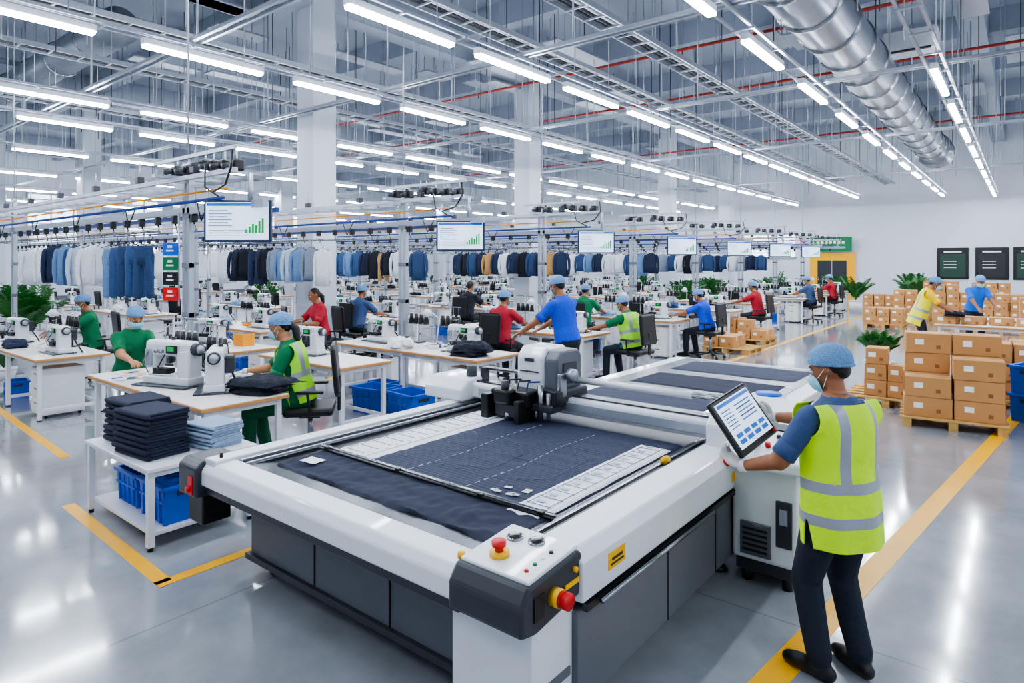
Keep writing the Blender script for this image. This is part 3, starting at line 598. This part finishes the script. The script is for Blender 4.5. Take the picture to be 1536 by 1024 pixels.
for k,(x,y,z) in enumerate(((.12,11.15,0),(.12,11.15,.38),(.45,10.6,0),(.45,10.6,.38))): put(crm,'blue_crate',(x,y,z),1.2,sc=1.45)
# ================= PLANTS =================
def plant(name,loc,h=1.0,n=16,potc=white,ph=.35,pr=.18):
    b=B(); b.cyl((0,0,0),(0,0,ph),pr*.8,potc,20,pr); b.cyl((0,0,ph-.03),(0,0,ph-.02),pr*.93,soil,16); b.cyl((0,0,ph-.03),(0,0,ph+.01),pr*1.04,potc,20)
    for i in range(n):
        a=i*2.4+U(-.2,.2); ln=h*U(.65,1); out=U(.25,.65); pts=[]
        for k in range(8):
            t=k/7; r=ln*out*t; z=ph+ln*(t*1.1-.5*out*t*t*1.4); pts.append(V((r*math.cos(a),r*math.sin(a),z)))
        b.limb(pts,[.006]*8,leaf,5)
        for k in range(2,8):
            tdir=(pts[k]-pts[k-1]).normalized(); sd=tdir.cross(V((0,0,1))).normalized(); w=.2*h*math.sin(math.pi*(k-1)/8)+.04
            for s in (-1,1):
                for q in (0,.5):
                    p0=pts[k-1].lerp(pts[k],q); tip=p0+sd*s*w+tdir*w*.7-V((0,0,w*.25)); m_=p0.lerp(tip,.5)+V((0,0,.015)); e=tdir*.032*h
                    b.quad([p0,m_-e,tip,m_+e],leaf)
    b.obj(name,loc)
plant('potted_palm',(-15.9,3.95,0),1.3,26,white,.6,.25); plant('potted_palm',(-14.6,3.3,0),.45,14,white,.2,.2); plant('potted_palm',(-2.0,12.75,.0),.62,24,white,.42,.24)
for x,y in ((-3.6,31),(-5.6,30),(-3.9,33.5),(-8.7,29.2),(-10,25.5),(-9.8,22.2),(-7,33),(-20.9,12),(-15.3,29.2),(-15.3,32)): plant('potted_palm',(x,y,0),U(1.0,1.4),14,white,.5,.28)
# ================= PEOPLE =================
def ik(a,c,l1,l2,hint):
    d=c-a; L_=min(d.length,l1+l2-.004); dr=d.normalized(); c=a+dr*L_; x=(l1*l1-l2*l2+L_*L_)/(2*L_); h=math.sqrt(max(l1*l1-x*x,0))
    hp=V(hint); hp=(hp-dr*hp.dot(dr)).normalized(); return a+dr*x+hp*h,c
def remesh(b,vox,sm=3):
    me=b.mesh('tmp'); o=bpy.data.objects.new('tmp',me); bpy.context.collection.objects.link(o)
    md=o.modifiers.new('r','REMESH'); md.mode='VOXEL'; md.voxel_size=vox; md.use_smooth_shade=True
    ms=o.modifiers.new('s','SMOOTH'); ms.factor=.5; ms.iterations=sm
    dg=bpy.context.evaluated_depsgraph_get(); r=bpy.data.meshes.new_from_object(o.evaluated_get(dg)); bpy.data.objects.remove(o); bpy.data.meshes.remove(me)
    r.materials.clear(); r.polygons.foreach_set('use_smooth',[True]*len(r.polygons)); return r
def hand(w,d,n,side,curl,m,vox,sp=1):
    b=B(); d=V(d).normalized(); n=V(n); n=(n-d*n.dot(d)).normalized(); th=d.cross(n)*(1 if side>0 else -1)
    b.limb([w-d*.02,w+d*.01,w+d*.035,w+d*.07,w+d*.088],[(.026,.021),(.029,.02),(.037,.018),(.042,.015),(.039,.012)],m,14,True,tuple(th))
    for off,ln,k in ((.030,.072,.95),(.010,.080,1),(-.011,.075,1.05),(-.030,.06,1.15)):
        p=w+d*(.086-abs(off)*.15)+th*off; a=curl*.5*k; pts=[p-d*.015,p]; dd=d
        for q,f in enumerate((.42,.32,.26)):
            dd=(d*math.cos(a)+n*math.sin(a)+th*off*2.5*sp).normalized(); p=p+dd*ln*f; pts.append(p); a+=curl*k*.8
        b.limb(pts,[.0105,.0105,.0098,.0088,.0075],m,8)
    p=w+d*.02+th*.022; pts=[p]; 
    for q,(f,c) in enumerate(((.04,.2),(.034,.45),(.028,.8))):
        dd=(d*(.65+.15*q)+th*(.8-.25*q)+n*(c*curl+.15)).normalized(); p=p+dd*f; pts.append(p)
    b.limb(pts,[.015,.0135,.012,.0095],m,8)
    r=remesh(b,vox,2); r.materials.append(m); return r
def person(name,loc,th,s=1.0,seat=None,lean=0,hL=None,hR=None,look=(0,15),shirt=None,trs=None,skin=skinb,sleeve='short',vest=None,net=netm,mask=True,gl=None,hair=True,pony=False,near=True,fem=False,curl=.5,nL=(0,0,-1),nR=(0,0,-1),dL=None,dR=None,feet=None,crouch=0,bulk=1.0,lg=1.0):
    root=bpy.data.objects.new(name,None); bpy.context.collection.objects.link(root); root.location=loc; root.rotation_euler=(0,0,th); root.scale=(s,s,s); root.empty_display_size=.2
    MW=Matrix.Translation(loc)@Matrix.Rotation(th,4,'Z')@Matrix.Diagonal((s,s,s,1)); MI=MW.inverted()
    Rw=Matrix.Rotation(-th,3,'Z')
    la=math.radians(lean); Uv=V((0,math.sin(la),math.cos(la))); Fv=V((0,math.cos(la),-math.sin(la))); X=V((1,0,0))
    P=V((0,0,(seat/s+.10) if seat else .945-crouch)); wf=.93 if fem else 1
    b=B(); bones=[]; g=skin
    def tr(o,rx,ry,n=24,fo=0,w=0,ph=0):
        c=P+Uv*o+Fv*fo; return [c+X*rx*bulk*(1+w*math.sin(7*2*math.pi*j/n+ph))*math.cos(2*math.pi*j/n)+Fv*ry*bulk*(1+w*math.sin(7*2*math.pi*j/n+ph))*math.sin(2*math.pi*j/n) for j in range(n)]
    loose=.012
    prof=[(-.11,.11,.09,0),(-.07,.155,.115,-.005),(0,.172,.125,-.008),(.08,.165,.12,0),(.16,.152*wf,.112,.005),(.25,.158*wf,.115,.006),(.34,.172*wf,.122,.008),(.41,.178*wf,.115,.0),(.46,.165*wf,.1,-.005),(.50,.12,.082,-.01),(.53,.075,.065,-.01),(.56,.055,.056,-.005)]
    b.loft([tr(o,rx+loose,ry+loose,24,f,.018*(o<.4),o*9) for o,rx,ry,f in prof],g)
    if fem:
        for sx in (-1,1): b.sph(P+Uv*.33+Fv*.085+X*sx*.07,(.062,.055,.06),g)
    bones.append((P-Uv*.1,P+Uv*.5,.16,.16,'torso'))
    nb=P+Uv*.52; yaw,pit=math.radians(look[0]),math.radians(look[1])
    nd=V((0,math.sin(la+.12+pit*.35),math.cos(la+.12+pit*.35))); hc=nb+nd*.165
    b.limb([nb-nd*.03,nb+nd*.05,hc-nd*.03],[.062,.054,.054],g,14); bones.append((nb,hc-nd*.06,.055,.055,'neck'))
    MH=Matrix.Translation(hc)@Matrix.Rotation(yaw,4,'Z')@Matrix.Rotation(-pit,4,'X')
    b.M=MH
    b.sph((0,-.008,.022),(.077,.096,.097),g,24,18); b.limb([(0,.012,.0),(0,.03,-.06),(0,.047,-.093)],[(.066,.075),(.056,.055),(.03,.03)],g,16,True,(1,0,0))
    b.limb([(0,.088,.012),(0,.102,-.014),(0,.113,-.034)],[.009,.011,.014],g,8); b.limb([(-.034,.084,.03),(0,.09,.027),(.034,.084,.03)],[.012]*3,g,8); b.limb([(-.02,.087,-.06),(0,.093,-.06),(.02,.087,-.06)],[.009]*3,g,8)
    for sx in (-1,1): b.limb([(sx*.078,-.005,.02),(sx*.083,-.012,-.0),(sx*.077,-.004,-.025)],[(.014,.009),(.016,.009),(.009,.008)],g,8)
    b.M=Matrix.Identity(4)
    bones.append((MH@V((0,0,-.04)),MH@V((0,0,.08)),.09,.09,'head'))
    H={}
    for sd,tg,nrm,dd in ((-1,hL,nL,dL),(1,hR,nR,dR)):
        sh=P+Uv*.445+X*sd*.178*wf*bulk; tgt=(MI@V(tg)) if tg is not None else sh+V((sd*.06,.03,-.52))
        el,wr=ik(sh,tgt,.285,.25,(sd*.4,-.35,-.9))
        up=.052+loose; b.limb([P+Uv*.43+X*sd*.08,sh],[.075,.066],g,14); 
        b.limb([sh,sh.lerp(el,.4),el],[up+.006,up,.046+(.006 if sleeve else 0)],g,14); bones.append((sh.lerp(el,.1),el,.055,.05,'ua'))
        fr=.008 if sleeve=='long' else 0
        b.limb([el,el.lerp(wr,.3),wr],[.044+fr,.043+fr,.027+fr],g,14); bones.append((el,wr,.045,.03,'fa'))
        fd=(wr-el).normalized(); hd=(Rw@V(dd)) if dd else (fd*.8+V((0,.35,-.05))).normalized(); nn=(Rw@V(nrm))
        hm=hand(wr,hd,nn,sd,curl,gl or skin,.0045 if near else .008); put(hm,'hand_'+('left' if sd<0 else 'right'),(0,0,0),0,root)
        H[sd]=(sh,el,wr)
    for sd in (-1,1):
        hip=P-Uv*.03+X*sd*.09
        if seat: ank=V((sd*.14,(.42 if sd<0 else .34),.085))
        else: ank=V((sd*.115,(.03 if sd<0 else -.03),.085))
        if feet: ank=V(feet[0 if sd<0 else 1])
        kn,an=ik(hip,ank,.435,.42,(sd*.12,1,.25))
        b.limb([hip,hip.lerp(kn,.35),hip.lerp(kn,.7),kn],[.098*lg,.093*lg,.078*lg,.07*lg],g,16); b.limb([kn,kn.lerp(an,.2),kn.lerp(an,.6),an+V((0,0,.03))],[.07*lg,.067*lg,.063*lg,.058*lg],g,14)
        bones.append((hip,kn,.09,.07,'th')); bones.append((kn,an+V((0,0,.02)),.065,.05,'shn'))
        fw=V((sd*.2,1,0)).normalized(); base=V((an.x,an.y,0))
        b.limb([base-fw*.05+V((0,0,.046)),base+fw*.04+V((0,0,.046)),base+fw*.13+V((0,0,.04)),base+fw*.18+V((0,0,.033))],[(.04,.045),(.044,.045),(.05,.038),(.04,.031)],g,14,True,tuple(fw.cross(V((0,0,1)))))
        bones.append((base-fw*.03+V((0,0,.03)),base+fw*.17+V((0,0,.03)),.055,.05,'ft'))
    me=remesh(b,.011 if near else .02,3)
    for m_ in (skin,shirt,trs,shoe): me.materials.append(m_)
    nP=len(me.polygons); cen=np.empty(nP*3); me.polygons.foreach_get('center',cen); cen=cen.reshape(-1,3)
    best=np.full(nP,1e9); lab_=np.zeros(nP,int); tt=np.zeros(nP)
    for i,(a,c,ra,rb,lb) in enumerate(bones):
        a=np.array(a); c=np.array(c); ab=c-a; t=np.clip(((cen-a)@ab)/(ab@ab),0,1); dist=np.linalg.norm(cen-(a+t[:,None]*ab),axis=1)/(ra+(rb-ra)*t)
        k=dist<best; best[k]=dist[k]; lab_[k]=i; tt[k]=t[k]
    names=np.array([q[4] for q in bones])[lab_]; so=(cen-np.array(P))@np.array(Uv)
    mi=np.zeros(nP,int); mi[names=='torso']=1; mi[(names=='torso')&(so<-.02)]=2
    mi[(names=='neck')&(so<.535)]=1; mi[(names=='torso')&(so>.548)]=0
    mi[names=='ua']=1
    if sleeve=='short': mi[(names=='ua')&(tt>.82)]=0
    if sleeve=='long': mi[(names=='fa')&(tt<.9)]=1
    mi[(names=='th')|(names=='shn')]=2; mi[names=='ft']=3
    mi[(names=='th')&(so>-.02)&(cen[:,1]<.1)]=1
    me.polygons.foreach_set('material_index',mi.astype(np.int32)); put(me,'body',(0,0,0),0,root)
    b=B()
    def cuff(p,q,r0,r1,m_): b.limb([p,q],[r0,r1],m_,18,False)
    for sd in (-1,1):
        sh,el,wr=H[sd]
        if sleeve=='short': cuff(sh.lerp(el,.6),sh.lerp(el,.88),.061,.064,shirt)
        else: cuff(el.lerp(wr,.82),el.lerp(wr,.95),.044,.042,shirt)
        if gl: cuff(wr.lerp(el,.14),wr+(wr-el).normalized()*.01,.034,.031,gl)
    b.limb([tuple(nb+X*.056*math.cos(a)+Fv*.06*math.sin(a)+V((0,0,.016+ -.012*math.sin(a)))) for a in [k*math.pi/8 for k in range(17)]],[.015]*17,shirt,8)
    put(b.mesh('trim'),'clothing_trim',(0,0,0),0,root)
    b=B(); b.M=MH
    for sx in (-1,1):
        b.sph((sx*.031,.082,.008),(.0135,.0095,.008),eyew,10,8); b.sph((sx*.031,.0895,.008),(.0062,.004,.0062),eyeb,8,6)
        b.limb([(sx*.048,.079,.030),(sx*.032,.091,.034),(sx*.016,.093,.031)],[.0035,.0045,.004],hairm,6)
        b.limb([(sx*.045,.08,.014),(sx*.031,.0915,.0175),(sx*.018,.089,.013)],[.0025]*3,hairm,5)
    b.limb([(-.022,.091,-.06),(0,.1,-.058),(.022,.091,-.06)],[.003,.005,.003],lip,6)
    if hair:
        b.sph((0,-.022,.034),(.081,.092,.095),hairm,24,16); b.sph((0,-.055,-.015),(.06,.046,.05),hairm,16,12)
    if pony: b.limb([(0,-.1,.0),(0,-.135,-.06),(0,-.12,-.16),(0,-.1,-.24)],[.035,.04,.03,.012],hairm,12)
    if net:
        t=bmesh.new(); bmesh.ops.create_uvsphere(t,u_segments=48,v_segments=28,radius=1)
        for v in t.verts:
            c=v.co; k=1+.04*noise.noise(c*4+V(loc))+.022*math.sin(16*math.atan2(c.y,c.x))*(1-abs(c.z)); v.co=V((c.x*.095*k,-.014+c.y*.116*k,.042+c.z*.098*k))
        bmesh.ops.bisect_plane(t,geom=t.verts[:]+t.edges[:]+t.faces[:],plane_co=(0,0,.03),plane_no=(0,-.28,1),clear_inner=True)
        b.add(t,net,True)
        b.limb([(.088*math.cos(a),-.014+.109*math.sin(a),.03+.28*(.109*math.sin(a)-.014)) for a in [k*math.pi/12 for k in range(25)]],[.007]*25,net,6)
    if mask:
        rows=[(-.016,.118,.05,58),(-.035,.132,.058,72),(-.06,.13,.06,76),(-.085,.115,.056,74),(-.112,.082,.045,64)]
        t=bmesh.new(); gr=[]
        for z,fy,rx,an in rows:
            r_=[]
            for k in range(17):
                a=math.radians(-an+2*an*k/16); r_.append(t.verts.new((math.sin(a)*(.078 if z>-.09 else .068),.02+(fy-.02)*math.cos(a)**.9,z+.006*math.sin(a)**2)))
            gr.append(r_)
        for i in range(4):
            for k in range(16): t.faces.new((gr[i][k],gr[i][k+1],gr[i+1][k+1],gr[i+1][k]))
        bmesh.ops.subdivide_edges(t,edges=t.edges[:],cuts=1,smooth=1); b.add(t,maskm,True)
        for sx in (-1,1):
            b.limb([(sx*.07,.05,-.03),(sx*.082,.0,.01),(sx*.084,-.018,.0),(sx*.076,.0,-.03),(sx*.07,.04,-.085)],[.0018]*5,lab,5)
    put(b.mesh('head_details'),'head_details',(0,0,0),0,root)
    if vest:
        hem=-.215 if not seat else -.04
        vp=[(-.3,.2,.16,0),(-.2,.198,.157,0),(-.1,.195,.153,0),(0,.192,.148,0),(.1,.186,.143,.003),(.2,.184,.14,.006),(.3,.19,.146,.008),(.38,.196*wf,.145,.004),(.43,.192*wf,.132,-.002),(.475,.17*wf,.115,-.008),(.515,.12,.095,-.012),(.55,.075,.075,-.01)]
        b=B(); b.loft([tr(o,rx+.008,ry+.008,42,f,.03*max(0,min(1,(.35-o)/.4)),o*5) for o,rx,ry,f in vp],vest)
        for sd in (-1,1): b.limb([P+Uv*.435+X*sd*.06,H[sd][0]+X*sd*.05],[.098,.09],vest,16)
        vm=remesh(b,.012 if near else .02,2); vm.materials.append(vest); vm.materials.append(refl)
        t=bmesh.new(); t.from_mesh(vm)
        def cut(co,no,clr): bmesh.ops.bisect_plane(t,geom=t.verts[:]+t.edges[:]+t.faces[:],plane_co=co,plane_no=no,clear_inner=clr)
        cut(P+Uv*hem,Uv,True); ax=.205*wf*bulk; cut(X*ax,-X,True); cut(-X*ax,X,True); cut(P+Uv*.515,-Uv,True)
        l0=-.1 if not seat else .02
        S=[(l0,l0+.055),(l0+.17,l0+.225)]
        for q in S: cut(P+Uv*q[0],Uv,False); cut(P+Uv*q[1],Uv,False)
        for q in (-.135,-.085,.085,.135): cut(X*q,X,False)
        cut(P+Uv*.18,(X-Uv*.25).normalized(),False); cut(P+Uv*.18,(-X-Uv*.25).normalized(),False)
        dl_=[]
        for f in t.faces:
            c=f.calc_center_median()-P
            if c.dot(Fv)>.02 and c.dot(Uv)>.18 and abs(c.x)<(c.dot(Uv)-.18)*.25-.0005: dl_.append(f)
        bmesh.ops.delete(t,geom=dl_,context='FACES')
        for f in t.faces:
            c=f.calc_center_median()-P; s_=c.dot(Uv); f.material_index=0; f.smooth=True
            if any(a<s_<c_ for a,c_ in S) or (s_>S[1][1] and .085<abs(c.x)<.135): f.material_index=1
        t.to_mesh(vm); t.free()
        vo=put(vm,'safety_vest',(0,0,0),0,root); sd=vo.modifiers.new('s','SOLIDIFY'); sd.thickness=.006; sd.offset=0
    return root
def cloth(n,h): return mat(n,h,.85,0,.6,13,.12,25)
gsh=cloth('green_shirt',0x0E6E44); gtr=cloth('green_trousers',0x135C3E); navy=cloth('navy_shirt',0x3A5078); jeansm=cloth('dark_jeans',0x1A2331); bsh=cloth('blue_shirt',0x1448C8); rsh=cloth('red_shirt',0xA81E30); ysh=cloth('yellow_shirt',0xF5C400); dkt=cloth('dark_trousers',0x1C202A); lbs=cloth('sky_shirt',0x1E66C4)
D2R=math.radians
person('machine_operator',(-.755,3.655,0),D2R(62),.975,None,2,hL=TM@V((-.17,-.2,-.05)),hR=TM@V((.26,-.08,-.02)),look=(22,18),shirt=navy,trs=jeansm,skin=skinb,vest=hivis,gl=glove,curl=.55,nL=tuple(Nn),nR=tuple(-Wv),dL=tuple((-D*.8-Wv*.1+V((-.4,0,0)))),dR=tuple((-D*.7-Wv*.1+V((-.5,0,0)))),bulk=1.1,lg=1.12)
person('seated_seamstress',(-6.12,3.95,0),D2R(135),1.14,.58,12,hL=(-6.35,3.5,.95),hR=(-6.68,3.62,.94),look=(-6,16),shirt=gsh,trs=gtr,skin=skinl,vest=hivg,gl=glove,pony=True,fem=True,curl=.5)
put(ch,'office_chair',(-6.02,4.02,0),D2R(140),sc=1.1)
person('seated_seamstress',(-9.25,3.42,0),D2R(-88),1.13,.56,12,hL=(-8.6,3.5,.93),hR=(-8.6,3.2,.93),look=(-8,20),shirt=gsh,trs=gtr,skin=skinl,pony=True,fem=True,curl=.5)
b=B(); b.box((0,0,.54),(.4,.4,.05),white,.015)
for x in (-.17,.17):
    for y in (-.17,.17): b.bb(x-.018,x+.018,y-.018,y+.018,0,.52,white)
for y in (-.17,.17): b.bb(-.17,.17,y-.01,y+.01,.2,.23,white); b.bb(y-.01,y+.01,-.17,.17,.2,.23,white)
b.obj('work_stool',(-9.27,3.42,0),0)
person('standing_worker',(-5.0,7.45,0),D2R(85),1.12,None,10,hL=(-5.72,7.0,.97),hR=(-5.75,7.45,.97),look=(0,24),shirt=bsh,trs=dkt,skin=skinb,curl=.4,lg=1.08,bulk=1.06)
person('seated_worker',(-5.45,10.2,0),D2R(84),1.1,.56,14,hL=(-6.15,9.95,.93),hR=(-6.15,10.25,.93),look=(0,24),shirt=gsh,trs=jeansm,skin=skinb,vest=hivg,near=False,curl=.4)
put(ch,'office_chair',(-5.40,10.2,0),D2R(84),sc=1.08)
person('seated_worker',(-5.55,13.9,0),D2R(84),1.1,.56,16,hL=(-6.25,13.6,.93),hR=(-6.25,13.9,.93),shirt=bsh,trs=dkt,near=False,look=(0,22)); put(ch,'office_chair',(-5.5,13.9,0),D2R(84),sc=1.08)
person('seated_worker',(-5.9,18.5,0),D2R(84),1.15,.56,12,hL=(-6.6,18.1,.95),hR=(-6.6,18.5,.95),shirt=rsh,trs=dkt,near=False); put(ch,'office_chair',(-5.85,18.5,0),D2R(84),sc=1.08)
person('seated_worker',(-10.9,7.55,0),D2R(170),1.15,.6,10,hL=(-10.8,7.0,.95),hR=(-11.2,7.0,.95),shirt=rsh,trs=dkt,near=False,net=None,mask=False,pony=True,fem=True); put(ch,'office_chair',(-10.9,7.65,0),D2R(175),sc=1.08)
for nm,x,y,sh_,kw in (('seated_worker',-7.35,8.8,rsh,dict(fem=True)),('seated_worker',-11.5,8.85,navy,{}),('seated_worker',-7.9,12.4,gsh,{}),('seated_worker',-11.5,12.4,dkt,dict(net=None))):
    ty=9.5 if y<10 else 13.1
    person(nm,(x,y,0),D2R(10),1.15,.6,10,hL=(x-.25,ty,.95),hR=(x+.15,ty,.95),shirt=sh_,trs=dkt,near=False,**kw); put(ch,'office_chair',(x,y-.06,0),D2R(5),sc=1.08)
person('seated_worker',(-12.9,4.2,0),D2R(170),1.12,.56,10,hL=(-12.85,3.55,.93),hR=(-13.1,3.55,.93),shirt=gsh,trs=dkt,near=False); put(ch,'office_chair',(-12.9,4.3,0),D2R(175),sc=1.08)
person('seated_worker',(-5.9,24.2,0),D2R(84),1.15,.6,10,hL=(-6.6,24,.93),hR=(-6.6,24.3,.93),shirt=navy,trs=dkt,near=False); put(ch,'office_chair',(-5.87,24.2,0),D2R(84),sc=1.08)
person('seated_worker',(-5.9,27.5,0),D2R(84),1.15,.6,10,hL=(-6.6,27.3,.93),hR=(-6.6,27.6,.93),shirt=rsh,trs=dkt,near=False); put(ch,'office_chair',(-5.87,27.5,0),D2R(84),sc=1.08)
person('packing_worker',(-1.8,16.2,0),D2R(-80),1.07,None,20,hL=(-1.15,16.4,1.05),hR=(-1.15,16.05,1.05),look=(0,25),shirt=ysh,trs=dkt,near=False,vest=mat('hivis_pack',0xE6E01A,.6,em=.1))
person('packing_worker',(-1.0,19.0,0),D2R(-150),1.07,None,20,hL=(-.5,18.45,1.0),hR=(-.85,18.35,1.0),look=(0,25),shirt=lbs,trs=dkt,near=False)
# ================= CAMERA / WORLD =================
cam=bpy.data.cameras.new('camera'); co=bpy.data.objects.new('camera',cam); bpy.context.collection.objects.link(co)
co.location=(0,0,2.15); co.rotation_euler=(D2R(90),0,math.atan2(.6266,.7793)); cam.lens=22.5; cam.sensor_width=36; cam.shift_y=-120/1536; cam.clip_end=200
bpy.context.scene.camera=co
w=bpy.data.worlds.new('world'); bpy.context.scene.world=w; w.use_nodes=True; w.node_tree.nodes['Background'].inputs[0].default_value=(.8,.88,1,1); w.node_tree.nodes['Background'].inputs[1].default_value=.5
try: bpy.context.scene.view_settings.look='AgX - Medium High Contrast'
except Exception as e: print(e)
